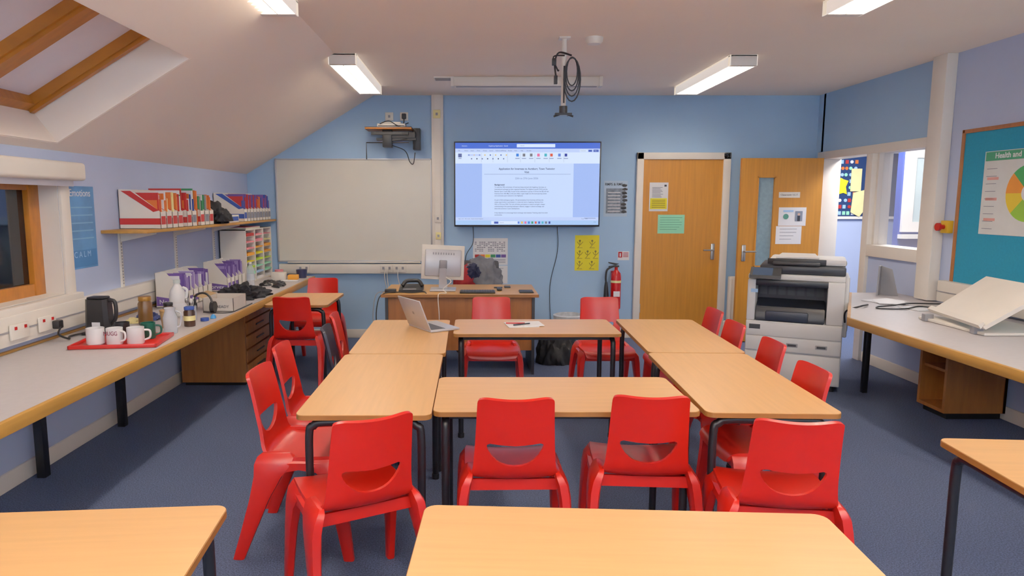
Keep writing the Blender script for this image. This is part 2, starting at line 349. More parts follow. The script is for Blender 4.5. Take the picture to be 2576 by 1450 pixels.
# ------------------------------------------------------------------ counters
b=B(); LY=1.86; b.box(XL,-1.775,LY,7.45,.70,.74,COUNTER); b.box(-1.775,-1.75,LY,7.45,.685,.742,CEDGE,.004); b.box(XL+.001,XL+.02,LY,7.45,.742,.755,CEDGE)
b.box(XL+.02,-1.80,7.43,7.455,.685,.742,CEDGE); b.box(XL+.0,-1.75,LY-.02,LY,.685,.742,CEDGE)
for y in (4.58,3.70,2.5): b.box(-2.48,-2.43,y-.025,y+.025,0,.70,BLACK,.003); b.box(-2.48,-1.85,y-.02,y+.02,.66,.70,BLACK)
b.obj('wall_counter')
b=B(); b.box(-2.48,-1.93,5.62,5.645,.03,.68,WOODB); b.box(-2.48,-1.93,6.35,6.375,.03,.68,WOODB); b.box(-2.48,-2.46,5.645,6.35,.03,.68,WOODB)
b.box(-2.48,-1.95,5.645,6.35,.03,.06,WOODB); b.box(-2.48,-1.93,5.645,6.35,.655,.68,WOODB); b.box(-2.46,-1.95,5.64,6.35,.0,.03,BLACK)
for k in range(5): b.box(-1.95,-1.925,5.66,6.34,.07+k*.12,.175+k*.12,WOODB,.004); b.box(-1.925,-1.915,5.9,6.1,.12+k*.12,.13+k*.12,DKG)
b.obj('drawer_cabinet')
# right counter
b=B(); out=[(2.69,2.45),(3.84,2.45),(3.84,6.1),(3.45,6.1),(2.69,4.75)]
b.prism([(x,y,.70) for x,y in out],(0,0,.04),COUNTER)
b.box(2.665,2.69,2.45,4.75,.685,.742,CEDGE,.004); b.box(2.665,3.84,2.43,2.45,.685,.742,CEDGE)
dv=Vector((3.45-2.69,6.1-4.75,0)).normalized(); nv=Vector((-dv.y,dv.x,0))*.022
b.prism([Vector((2.69,4.75,.685)),Vector((3.45,6.1,.685)),Vector((3.45,6.1,.685))+nv,Vector((2.69,4.75,.685))+nv],(0,0,.057),CEDGE)
for x,y in ((3.22,5.42),(3.45,5.8),(2.8,2.6)): b.box(x-.02,x+.02,y-.02,y+.02,0,.70,BLACK,.003)
b.box(2.8,3.8,2.58,2.62,.66,.70,BLACK); 
b.obj('wall_counter')
b=B(); YC0,YC1=4.70,5.0
b.box(3.38,3.82,YC0,YC0+.025,.05,.69,WOODB); b.box(3.38,3.82,YC1-.025,YC1,.05,.69,WOODB); b.box(3.80,3.82,YC0,YC1,.05,.69,WOODB); b.box(3.38,3.8,YC0+.02,YC1-.02,.05,.075,WOODB); b.box(3.38,3.8,YC0+.02,YC1-.02,.665,.69,WOODB); b.box(3.40,3.8,YC0+.02,YC1-.02,.34,.36,WOODB); b.box(3.42,3.81,YC0+.03,YC1-.02,0,.05,BLACK)
b.obj('storage_cupboard')
# ------------------------------------------------------------------ tables
def table_mesh(L,W,H=.71):
    b=B(); r=.035; pts=[]
    for cx,cy,a0 in ((L/2-r,W/2-r,0),(-L/2+r,W/2-r,90),(-L/2+r,-W/2+r,180),(L/2-r,-W/2+r,270)):
        for k in range(6):
            a=R(a0+k*18); pts.append((cx+r*math.cos(a),cy+r*math.sin(a)))
    b.prism([(x,y,H-.022) for x,y in pts],(0,0,.0195),EDGE)
    k=.9965
    b.prism([(x*k,y*k,H-.003) for x,y in pts],(0,0,.003),BEECH)
    lx,ly=L/2-.05,W/2-.045; t=H-.045
    for sx in (-1,1):
        b.tube(smooth([(sx*lx,-ly,0.012),(sx*lx,-ly,.3),(sx*lx,-ly,t-.06),(sx*lx,-ly+.02,t-.015),(sx*lx,-ly+.06,t),(sx*lx,0,t),(sx*lx,ly-.06,t),(sx*lx,ly-.02,t-.015),(sx*lx,ly,t-.06),(sx*lx,ly,.3),(sx*lx,ly,0.012)],5),.017,BLACK,12)
        for sy in (-1,1): b.cyl((sx*lx,sy*ly,0),(sx*lx,sy*ly,.03),.021,BPL)
    for sy in (-1,1):
        b.box(-lx,lx,sy*(ly-.05)-.012,sy*(ly-.05)+.012,t-.012,H-.022,BLACK)
    return b.mesh('classroom_table')
TM=table_mesh(1.1,.55); TM2=table_mesh(.75,.53)
def tab(cx,cy,deg,me=TM): return inst('classroom_table',me,(cx,cy,0),R(deg))
tab(-.443,3.175,90); tab(-.436,4.285,90.5)
tab(.385,2.945,0); tab(.42,4.585,0)
tab(1.245,3.20,88); tab(1.295,4.31,88)
tab(.40,1.515,-3); tab(-1.215,1.50,4.5); tab(2.21,2.05,-4)
tab(-1.475,5.92,90,TM2)
# ------------------------------------------------------------------ chairs
def chair_mesh(M,name):
    rows=[(.218,.40,.178),(.214,.425,.186),(.19,.445,.194),(.09,.442,.20),(-.03,.436,.20),(-.12,.437,.192),(-.168,.452,.178),(-.192,.487,.167),(-.203,.54,.161),(-.217,.60,.157),(-.232,.68,.153),(-.247,.75,.150),(-.258,.790,.149),(-.262,.80,.146)]
    t=bmesh.new(); n=12; g=[]
    for i,(y,z,w) in enumerate(rows):
        r=[]
        for j in range(n+1):
            c=j/n*2-1
            k=max(0,min(1,(i-4)/4)); yy=y+.03*k*c*c; zz=z+.012*(1-k)*c*c+(.010*c*c*(1-abs(c)**8) if i>=12 else 0)
            r.append(t.verts.new((w*c,yy,zz)))
        g.append(r)
    for i in range(len(rows)-1):
        for j in range(n): t.faces.new([g[i][j],g[i][j+1],g[i+1][j+1],g[i+1][j]])
    me=bpy.data.meshes.new('s'); t.to_mesh(me); t.free()
    o=bpy.data.objects.new('tmp',me); col.objects.link(o)
    m=o.modifiers.new('a','SUBSURF'); m.levels=1; m.render_levels=1
    m=o.modifiers.new('b','SOLIDIFY'); m.thickness=.015; m.offset=0
    cb=B(); pts=[]
    hz=.612
    half=[(0,-.008),(.05,-.005),(.100,.0),(.112,-.006),(.113,-.016),(.107,-.032),(.092,-.056),(.072,-.077),(.05,-.090),(.025,-.097)]
    pts=half+[(0,-.099)]+[(-x,z) for x,z in reversed(half[1:])]
    cb.prism([(x,-.33,z+hz) for x,z in pts],(0,.25,0),M)
    co=cb.obj('cut',loc=(0,0,0))
    m=o.modifiers.new('c','BOOLEAN'); m.operation='DIFFERENCE'; m.object=co; m.solver='EXACT'
    dg=bpy.context.evaluated_depsgraph_get(); dg.update()
    ev=bpy.data.meshes.new_from_object(o.evaluated_get(dg))
    bpy.data.objects.remove(o); bpy.data.objects.remove(co)
    b=B(); b.mi(M)
    b.bm.from_mesh(ev)
    for f in b.bm.faces: f.material_index=0
    def ring(cx,cy,z,hx,hy,tx=0):
        c=.35; p=[(hx,hy*(1-c)),(hx*(1-c),hy),(-hx*(1-c),hy),(-hx,hy*(1-c)),(-hx,-hy*(1-c)),(-hx*(1-c),-hy),(hx*(1-c),-hy),(hx,-hy*(1-c))]
        return [(cx+a,cy+q,z) for a,q in p]
    for s in (-1,1):
        # rear leg sweeping back, front leg near vertical
        b.loft([ring(s*.176,-.105,.470,.012,.060),ring(s*.184,-.105,.455,.020,.080),ring(s*.197,-.115,.425,.024,.080),ring(s*.206,-.135,.375,.024,.060),ring(s*.214,-.175,.27,.021,.042),ring(s*.22,-.225,.13,.018,.032),ring(s*.225,-.272,.0,.016,.024)],M)
        b.loft([ring(s*.180,.12,.448,.018,.085),ring(s*.197,.13,.42,.024,.075),ring(s*.205,.15,.37,.024,.052),ring(s*.212,.172,.27,.021,.036),ring(s*.218,.195,.13,.018,.028),ring(s*.222,.215,.0,.016,.022)],M)
        b.loft([[(s*.176,-.15,.45),(s*.212,-.15,.43),(s*.212,-.15,.375),(s*.195,-.15,.375)],[(s*.18,0,.45),(s*.215,0,.435),(s*.215,0,.405),(s*.195,0,.405)],[(s*.178,.19,.45),(s*.208,.18,.43),(s*.208,.18,.375),(s*.19,.18,.375)]],M)
    b.box(-.2,.2,-.135,-.12,.385,.432,M); b.box(-.195,.195,.175,.19,.385,.435,M)
    return b.mesh(name)
CM=chair_mesh(RED,'plastic_chair'); CN=chair_mesh(NAVY,'plastic_chair_navy')
def ch(bx,by,deg,me=CM):
    a=R(deg); f=Vector((-math.sin(a),math.cos(a),0)); inst('plastic_chair',me,Vector((bx,by,0))+f*.255,a)
ch(-.343,2.30,28); ch(.168,2.53,1); ch(.70,2.56,-4); ch(1.135,2.26,-8)
ch(-1.005,3.03,-92); ch(-1.045,3.53,-88); ch(-.915,4.05,-84,CN); ch(-.96,4.52,-84)
ch(-1.46,5.34,-2); ch(-1.50,6.74,178)
ch(.146,5.36,180); ch(1.007,5.36,181)
ch(1.60,3.05,90); ch(1.67,3.63,88); ch(1.68,4.20,90); ch(1.735,4.72,90)
# ------------------------------------------------------------------ teacher desk and contents
b=B(); b.box(-.82,.585,5.96,6.71,.715,.74,mat('desk_top',(180,130,64),.4,var=.1,scale=4,stretch=(1,8,1)),.003); b.box(-.822,.587,5.955,5.96,.714,.741,EDGE)
b.box(-.775,.545,6.02,6.04,.22,.715,WOODB); b.box(-.79,-.765,6.0,6.68,0.0,.715,DKG); b.box(.53,.555,6.0,6.68,0.0,.715,DKG)
b.box(.15,.53,6.2,6.68,.25,.7,WOODB); b.obj('teacher_desk')
b=B(); Mx=Matrix.Translation((-.28,6.28,1.0))@Matrix.Rotation(R(3),4,'Y')@Matrix.Rotation(R(8),4,'Z')@Matrix.Rotation(R(-6),4,'X')
b.box(-.2,.2,0,.02,-.16,.16,PLW,.006,Mx); b.box(-.17,.17,-.025,.0,-.13,.12,SILVER,.012,Mx); b.box(-.19,.19,.019,.022,-.15,.15,NIGHT,0,Mx)
for k in range(9): b.box(-.1+k*.024,-.09+k*.024,-.027,-.024,.07,.09,GREY,0,Mx)
b.box(-.035,.035,-.05,-.02,-.06,.02,GREY,.008,Mx)
b.loft([[(-.31,6.24,.95),(-.25,6.24,.95),(-.25,6.21,.95),(-.31,6.21,.95)],[(-.32,6.27,.76),(-.24,6.27,.76),(-.24,6.23,.76),(-.32,6.23,.76)]],SILVER)
b.box(-.40,-.16,6.15,6.38,.742,.757,SILVER,.006)
b.obj('computer_monitor')
b=B(); b.tube(smooth([(-.25,6.20,.87),(-.2,6.1,.84),(-.27,6.05,.78),(-.24,6.03,.746),(-.3,5.98,.747),(-.31,5.93,.7),(-.3,5.92,.5),(-.32,5.93,.05),(-.25,5.9,.01)]),.004,PLW,6); b.obj('monitor_cable')
b=B(); b.box(-.12,.2,6.02,6.16,.742,.757,BPL,.004)
for i in range(4):
    for j in range(13): b.box(-.11+j*.0235,-.091+j*.0235,6.03+i*.03,6.052+i*.03,.757,.761,DKG)
b.obj('keyboard')
b=B(); b.prism([(-.68,6.1,.742),(-.68,6.3,.742),(-.68,6.3,.80),(-.68,6.1,.76)],(.22,0,0),BPL,bev=.006)
b.tube(smooth([(-.65,6.2,.79),(-.62,6.22,.83),(-.55,6.23,.835),(-.5,6.22,.83),(-.47,6.2,.79)]),.018,BPL); b.box(-.64,-.52,6.11,6.15,.765,.77,GREY)
b.obj('desk_telephone')
b=B(); b.tube(smooth([(-.8,5.985,.747),(-.72,6.06,.75),(-.55,6.03,.748),(-.45,6.08,.75),(-.42,6.0,.747)]),.005,BPL,6); b.tube(smooth([(-.79,5.99,.748),(-.84,5.94,.70),(-.86,5.93,.5),(-.8,5.93,.2),(-.86,5.95,.02)]),.005,BPL,6); b.tube(smooth([(-.80,6.1,.75),(-.88,6.05,.72),(-.9,6.0,.5),(-.85,5.96,.3),(-.83,5.9,.01)]),.004,GREY,6); b.box(-.8,-.7,6.06,6.12,.742,.775,BPL,.006); b.obj('cable_bundle')
b=B(); b.box(.42,.55,6.05,6.2,.741,.75,BPL,.003); b.box(.425,.545,6.055,6.195,.75,.754,INK); b.obj('notebook')
b=B(); b.box(.22,.27,6.2,6.3,.741,.765,BPL,.01); b.obj('computer_mouse')
b=B(); b.box(.30,.36,6.42,6.5,.741,.755,DKG,.004); b.box(.2,.28,6.4,6.43,.741,.752,BPL,.003); b.obj('stapler')
# office chair + jacket
b=B(); cx,cy=.08,7.08
for k in range(5):
    a=k*2*math.pi/5; b.tube([(cx,cy,.1),(cx+.28*math.cos(a),cy+.28*math.sin(a),.07)],[.03,.018],BPL); b.cyl((cx+.28*math.cos(a),cy+.28*math.sin(a)-.015,.03),(cx+.28*math.cos(a),cy+.28*math.sin(a)+.015,.03),.03,BPL)
b.cyl((cx,cy,.08),(cx,cy,.45),.025,STEEL); b.box(cx-.24,cx+.24,cy-.23,cy+.23,.44,.52,DKG,.03); b.box(cx-.2,cx+.2,cy+.2,cy+.26,.55,.93,DKG,.03); b.box(cx-.03,cx+.03,cy+.2,cy+.24,.45,.6,BPL)
b.obj('office_chair')
b=B(); b.blob((.08,7.31,.70),(.235,.10,.26),mat('jacket_grey',(104,106,114),.9,var=.2,scale=12),.22,3.2,5,seed=3,flat=False)
b.blob((-.08,7.27,.68),(.13,.09,.20),mat('jacket_red',(150,14,24),.8,var=.15),.2,3,4,seed=9,flat=False); b.blob((.0,7.26,.80),(.09,.08,.1),mat('jacket_navy',(20,26,60),.8),.25,3,4,seed=5,flat=False); b.obj('draped_jacket')
# laptop and papers on the ring tables
b=B(); ML=Matrix.Translation((-.36,4.47,.712))@Matrix.Rotation(R(122),4,'Z')
b.box(-.16,.16,-.22,0,.0,.014,SILVER,.004,ML); b.box(-.14,.14,-.12,-.02,.014,.0155,DKG,0,ML)
MLd=ML@Matrix.Translation((0,0,.014))@Matrix.Rotation(R(-22),4,'X'); b.box(-.16,.16,-.004,.004,0,.215,SILVER,.003,MLd); b.box(-.15,.15,-.006,-.004,.01,.205,NIGHT,0,MLd); b.box(-.012,.012,.004,.0045,.10,.12,GREY,0,MLd)
b.obj('laptop')
b=B(); M2=Matrix.Translation((.36,4.63,.711))@Matrix.Rotation(R(8),4,'Z'); b.box(-.13,.08,-.1,.1,0,.004,PAPER,0,M2); b.box(-.02,.12,-.08,.09,.004,.008,PAPER,0,M2)
b.tube([M2@Vector((-.13,.02,.012)),M2@Vector((-.0,.0,.012))],.005,BRED,8); b.tube([M2@Vector((-.09,-.05,.010)),M2@Vector((.03,-.02,.013))],.005,INK,8); b.obj('papers_with_pens')
# ------------------------------------------------------------------ TV with document on screen
tx0,tx1,tz0,tz1=-.21,1.415,1.284,2.22; ty=YF-.10
b=B(); b.box(tx0,tx1,ty,ty+.05,tz0,tz1,BPL,.004); b.box(tx0+.3,tx1-.3,ty+.05,YF-.001,tz0+.2,tz1-.2,BLACK)
sx0,sx1,sz0,sz1=tx0+.014,tx1-.014,tz0+.02,tz1-.014; SW=sx1-sx0; SH=sz1-sz0
def E(n,c,e=.78):
    if n in MC: return MC[n]
    m=mat(n,tuple(255*(v/255)**1.2 for v in c),.5,var=0,emis=e); m.node_tree.nodes['Principled BSDF'].inputs['Base Color'].default_value=(.01,.01,.01,1); return m
eb=E('screen_backdrop',(160,186,244)); ep=E('screen_page',(198,218,255)); et=E('screen_titlebar',(66,106,210)); er=E('screen_ribbon',(190,208,250)); ek=E('screen_task',(166,200,244)); ei=E('screen_ink',(30,38,84)); ew=E('screen_white',(214,230,255)); ed=E('screen_blue_dark',(40,80,180)); eg=E('screen_ink_soft',(90,104,160))
def S(f0,f1,g0,g1,m,l=1):
    b.box(sx0+f0*SW,sx0+f1*SW,ty-.0006*l-.0004,ty-.0003,sz1-g1*SH,sz1-g0*SH,m)
S(0,1,0,1,eb,1); S(0,1,0,.07,et,2); S(0,1,.07,.115,er,2); S(0,1,.115,.25,ew,2); S(.425,.69,.015,.055,ew,3)
S(.185,.82,.25,.905,ep,2); S(0,1,.905,.945,er,2); S(0,1,.945,1,ek,2); S(.25,.45,.952,.992,ew,3)
S(.27,.30,.958,.985,ed,4)
icons=[(90,130,220),(230,190,80),(230,110,160),(60,130,220),(50,160,110),(220,90,60),(40,100,200),(70,180,200),(120,120,130),(40,60,160)]
for i,c in enumerate(icons): S(.435+i*.024,.448+i*.024,.957,.985,E('icon_%d'%i,c),4)
for i in range(15):
    S(.09+i*.0185,.098+i*.0185,.14+.045*(i%2),.155+.045*(i%2),[ed,eg,E('icon_1',(0,0,0)),ei][i%4],3)
S(.085,.175,.135,.16,er,3); S(.02,.045,.13,.175,eg,3); S(.022,.043,.185,.192,eg,3)
for f,c in ((.43,3),(.475,8),(.525,8),(.575,2),(.625,7),(.665,5),(.72,0),(.765,9)): S(f-.009,f+.009,.13,.165,E('icon_%d'%c,(0,0,0)),4); S(f-.015,f+.015,.185,.192,eg,3)
for f in (.18,.26,.36,.45,.55,.65,.75): S(f,f+.001,.125,.235,eg,3)
S(.86,.915,.082,.11,ew,3); S(.92,.945,.085,.108,ed,3); S(.955,.99,.082,.11,ed,3)
S(.20,.80,.378,.381,eg,3)
S(.9,.98,.915,.92,eg,3)
tv=b.obj('wall_tv')
def T(s,f,g,size,m,al='LEFT',bold=0,sx=1): text(s,(sx0+f*SW,ty-.004,sz1-g*SH),size,m,parent=tv,align=al,name='screen_text',bold=bold,sx=sx,depth=.0002)
T('Application for Inverness to Augsburg, Town Twinning',.495,.315,.030,ei,'CENTER',.0006,.93); T('Visit',.495,.355,.030,ei,'CENTER',.0006)
T('23th to 27th June 2026',.495,.43,.026,eg,'CENTER',0,1.05)
T('Background',.272,.508,.023,ei,'LEFT',.0008)
body=["To mark the 70th anniversary of Inverness being twinned with Augsburg, Germany, an",
"international exchange has been organised between The Highland council (THC) and the",
"Bavarian Sport Youth (BSJ). As part of the celebrations a group of 18 from the BSJ will visit",
"Inverness from 30th May to 6th June 2026, to gain insight into the local sporting system",
"and community sport network in the Highlands.","",
"As part of this exchange program, 18 representatives from Inverness will have the",
"unique opportunity to participate in a reciprocal visit to Augsburg, Germany from",
"20th to 27th June 2026. This visit will allow participants to explore and gain a deeper",
"understanding of the sporting landscape in Bavaria, engage in cultural exchange, and",
"share best practices in sport development.","",
"A key objective is to encourage future exchange visits between Twinning clubs from both",
"communities."]
for i,l in enumerate(body):
    if l: T(l,.272,.537+.0262*i,.0176,ei,sx=.93,bold=.0002)
T('Augsburg Application - Saved',.23,.038,.018,ew); T('Search',.45,.036,.016,ed); T('Autosave',.045,.038,.016,ew)
for i,w in enumerate(('File','Home','Insert','Draw','Design','Layout','References','Mailings','Review','View','Help','Acrobat')): T(w,.02+i*.043,.095,.0155,ei)
T('Page 1 of 4   1041 words   English (United Kingdom)',.02,.925,.013,ei); T('Search',.31,.972,.016,eg); T('Comments',.865,.096,.013,ei); T('Share',.962,.096,.013,ew)
T('17:42',.965,.965,.012,ei); T('Focus   100%',.88,.925,.013,ei)
b=B(); b.tube(smooth([(.0,YF-.03,1.3),(.0,YF-.02,1.1),(-.08,YF-.02,.95),(-.1,YF-.02,.7)]),.004,BPL,6); b.tube(smooth([(.95,YF-.03,1.3),(.96,YF-.01,1.0),(.88,YF-.01,.6),(.9,YF-.01,.12)]),.004,BPL,6); b.obj('tv_cables')
# ------------------------------------------------------------------ whiteboard
b=B(); b.box(-2.20,-.475,YF-.022,YF,.897,2.03,WBOARD); 
for a in ((-2.215,-.462,.885,.90),(-2.215,-.462,2.025,2.04),(-2.215,-2.198,.885,2.04),(-.478,-.462,.885,2.04)): b.box(a[0],a[1],YF-.03,YF,a[2],a[3],SILVER,.002)
b.box(-2.1,-.6,YF-.065,YF-.0,.872,.885,PLW,.003); b.obj('whiteboard')
# projector bracket shelf
b=B(); b.box(-1.16,-.66,YF-.30,YF-.03,2.335,2.352,PINE,.003); b.box(-1.16,-.66,YF-.3,YF-.05,2.352,2.360,DKG)
b.box(-.66,-.58,YF-.14,YF,2.13,2.36,BLACK,.004); b.box(-1.05,-.62,YF-.2,YF-.14,2.225,2.25,BLACK); b.box(-.98,-.88,YF-.24,YF-.12,2.15,2.335,BLACK,.004); b.box(-1.1,-.7,YF-.25,YF-.2,2.28,2.31,BLACK); b.box(-.9,-.63,YF-.22,YF-.16,2.25,2.31,BLACK)
b.tube([(-1.16,YF-.2,2.02),(-1.16,YF-.2,2.20),(-.7,YF-.2,2.20)],.006,BLACK,8)
b.tube(smooth([(-.65,YF-.1,2.33),(-.72,YF-.2,2.24),(-.95,YF-.22,2.2),(-.75,YF-.18,2.12),(-.7,YF-.1,2.0),(-.66,YF-.1,1.98),(-.64,YF-.1,2.1)]),.005,BPL,6)
b.obj('wall_bracket_shelf')
b=B(); b.box(-1.03,-.73,YF-.27,YF-.08,2.361,2.395,PLW,.004); b.box(-.99,-.78,YF-.25,YF-.1,2.395,2.415,PLW,.003); b.box(-1.02,-.74,YF-.272,YF-.269,2.368,2.376,DKG); b.tube(smooth([(-1.0,YF-.28,2.39),(-.9,YF-.29,2.42),(-.8,YF-.28,2.37),(-.7,YF-.2,2.41)]),.005,BPL,6); b.obj('network_box')
# ceiling projector pole
b=B(); px,py=.656,5.04; b.box(px-.04,px+.04,py-.04,py+.04,ZC-.01,ZC-.0,PLW); b.cyl((px,py,2.25),(px,py,ZC),.018,PLW); b.cyl((px+.0,py-.02,2.27),(px,py-.02,ZC-.2),.006,BPL)
b.cyl((px,py,2.20),(px,py,2.25),.03,BLACK); b.box(px-.06,px+.06,py-.03,py+.03,2.185,2.20,BLACK); 
for s in (-1,1): b.tube([(px,py,2.20),(px+s*.07,py-.02,2.175)],.007,BLACK); b.tube([(px,py,2.2),(px+s*.04,py+.05,2.19)],.007,BLACK)
b.obj('projector_mount')
b=B(); 
for k in range(4):
    r=.062+.011*k; b.tube([(px+.055+.7*r*math.cos(a*math.pi/10)*(.9),py-.03-.004*k,2.49-.02*k+r*1.6*math.sin(a*math.pi/10)) for a in range(21)],.0048,BPL,6)
b.tube(smooth([(px+.05,py-.03,2.6),(px-.04,py-.03,2.62),(px-.07,py-.03,2.55),(px-.06,py-.03,2.45)]),.007,BPL,6); b.tube(smooth([(px+.0,py-.03,2.6),(px-.08,py-.03,2.59),(px-.05,py-.03,2.5),(px-.04,py-.03,2.5)]),.006,BPL,6)
b.box(px-.075,px-.05,py-.045,py-.02,2.40,2.46,BPL,.003); b.box(px-.09,px-.06,py-.045,py-.02,2.53,2.58,BPL,.003); b.obj('cable_coil')
b=B(); b.lathe([(.01,ZC-.045),(.045,ZC-.045),(.06,ZC-.03),(.065,ZC-.01),(.065,ZC)],(.87,5.04,0),PLW); b.obj('smoke_detector')
b=B(); b.box(-.19,1.20,6.55,6.64,ZC-.085,ZC,PLW,.008); b.box(-.21,-.18,6.54,6.65,ZC-.09,ZC,PLW,.004); b.box(1.19,1.22,6.54,6.65,ZC-.09,ZC,PLW,.004); b.box(-.16,1.17,6.58,6.6,ZC-.092,ZC-.083,GREY); b.obj('projection_screen_case')
b=B(); b.box(-.37,-.2,6.55,6.72,ZC-.012,ZC,PLW)
for i in range(6): b.box(-.36,-.21,6.565+i*.025,6.575+i*.025,ZC-.014,ZC-.011,GREY)
b.obj('ceiling_vent')
# ------------------------------------------------------------------ posters
def exr(b):
    b.box(1.50,1.71,YF-.003,YF-.002,1.43,1.71,C('slate_print',(110,122,138),var=.4,scale=30))
    for i in range(8):
        b.blob((1.705+random.uniform(-.012,.012),YF-.004,1.45+i*.042),(.03,.002,.016),BPL,.4,3,2,seed=i,flat=False)
    for i in range(7): b.box(1.52,1.66,YF-.004,YF-.003,1.45+i*.035,1.458+i*.035,PAPER)
p=sheet('poster',1.475,1.74,1.395,1.795,YF,C('poster_pale_blue',(168,192,218)),extra=exr); text('RMPS & RME',(1.485,YF-.003,1.755),.040,INK,parent=p,bold=.0006,sx=.92)
def exy(b):
    for i in range(3):
        for j in range(2+(i==1)):
            x=1.215+j*(.14 if i!=1 else .09); z=1.09-i*.12
            b.cyl((x,YF-.002,z+.03),(x,YF-.003,z+.03),.012,C('ink_olive',(120,110,30)),seg=12)
            b.tube([(x-.03,YF-.003,z+.02),(x-.01,YF-.003,z-.01),(x+.01,YF-.003,z-.01),(x+.035,YF-.003,z+.02)],.003,C('ink_olive',(0,0,0)),5)
            b.tube([(x,YF-.003,z+.02),(x,YF-.003,z-.02),(x-.02,YF-.003,z-.045)],.003,C('ink_olive',(0,0,0)),5); b.box(x-.03,x+.03,YF-.003,YF-.002,z-.052,z-.047,C('ink_olive',(0,0,0)))
sheet('poster',1.16,1.435,.78,1.184,YF,YEL,extra=exy)
def exc(b):
    for i in range(6):
        for j in range(14):
            if random.random()<.75: b.box(.02+j*.025,.04+j*.025,YF-.003,YF-.002,1.0+i*.02,1.009+i*.02,INKG)
    for j,c in enumerate([BRED,BORA,YEL,BGRN,BBLU,PURP]): b.box(.02+j*.06,.075+j*.06,YF-.003,YF-.002,.93,.965,c)
    for i in range(3): b.box(.02,.37,YF-.003,YF-.002,.87+i*.017,.876+i*.017,INKG)
sheet('poster',0.0,.395,.845,1.15,YF,PAPER,extra=exc)
sheet('poster',.12,.395,.63,.838,YF,PAPER,lines=5)
def exf(b):
    b.box(1.655,1.70,YF-.003,YF-.001,.93,.995,REDG); b.box(1.67,1.685,YF-.004,YF-.003,.94,.98,PAPER)
    for i in range(4): b.box(1.71,1.77,YF-.003,YF-.002,.935+i*.015,.942+i*.015,BRED)
sheet('fire_sign',1.65,1.78,.90,1.0,YF,PAPER,extra=exf)
# fire extinguisher
b=B(); ex_,ey=1.615,YF-.10
b.lathe([(.045,.35),(.056,.36),(.057,.40),(.057,.72),(.05,.76),(.03,.785),(.018,.80),(.018,.83)],(ex_,ey,0),REDG); b.box(ex_-.035,ex_+.035,ey-.059,ey-.05,.50,.56,PAPER); b.lathe([(.058,.655),(.058,.68)],(ex_,ey,0),CREAM,cap=False)
b.box(ex_-.03,ex_+.03,ey-.02,ey+.02,.83,.85,BPL,.004); b.prism([(ex_-.01,ey-.01,.85),(ex_-.09,ey-.01,.875),(ex_-.09,ey-.01,.888),(ex_+.03,ey-.01,.868)],(0,.02,0),BPL); b.prism([(ex_-.02,ey-.01,.85),(ex_-.085,ey-.01,.84),(ex_-.085,ey-.01,.83),(ex_+.02,ey-.01,.835)],(0,.02,0),BPL)
b.tube(smooth([(ex_-.03,ey,.84),(ex_-.10,ey,.80),(ex_-.115,ey,.72),(ex_-.11,ey,.65)]),.011,BPL); b.tube([(ex_-.11,ey,.66),(ex_-.11,ey,.60),(ex_-.105,ey,.44)],[.014,.022,.034],BPL); b.box(ex_-.04,ex_+.04,ey+.045,YF-.001,.7,.78,REDG)
b.obj('fire_extinguisher')
b=B(); b.box(2.90,3.72,YF-.09,YF-.04,.15,.72,WHITE,.01)
for i in range(20): b.box(2.92+i*.04,2.935+i*.04,YF-.096,YF-.088,.18,.69,WHITE,.003)
b.box(3.0,3.05,YF-.04,YF-.001,.2,.65,WHITE); b.box(3.5,3.55,YF-.04,YF-.001,.2,.65,WHITE); b.cyl((2.87,YF-.065,.0),(2.87,YF-.065,.2),.01,WHITE); b.cyl((2.87,YF-.065,.2),(2.91,YF-.065,.2),.012,WHITE); b.obj('radiator')
# bin + bag
b=B(); b.lathe([(.115,.0),(.15,.36),(.155,.365),(.145,.36),(.11,.01)],(1.0,6.95,0),mat('bin_mesh_grey',(120,122,126),.5),cap=False); b.lathe([(.114,.004),(.001,.004)],(1.0,6.95,0),DKG)
b.lathe([(.16,.31),(.165,.39),(.14,.40),(.125,.30)],(1.0,6.95,0),mat('bin_liner',(180,184,190),.4,var=.2,scale=20),cap=False); b.obj('waste_bin')
b=B(); b.blob((.82,6.5,0),(.2,.16,.36),mat('bag_black_fabric',(18,19,24),.7,var=.3,scale=14),.22,3,5,seed=2); b.tube(smooth([(.77,6.42,.3),(.80,6.36,.42),(.88,6.38,.42),(.90,6.44,.3)]),.014,BPL); b.obj('backpack')
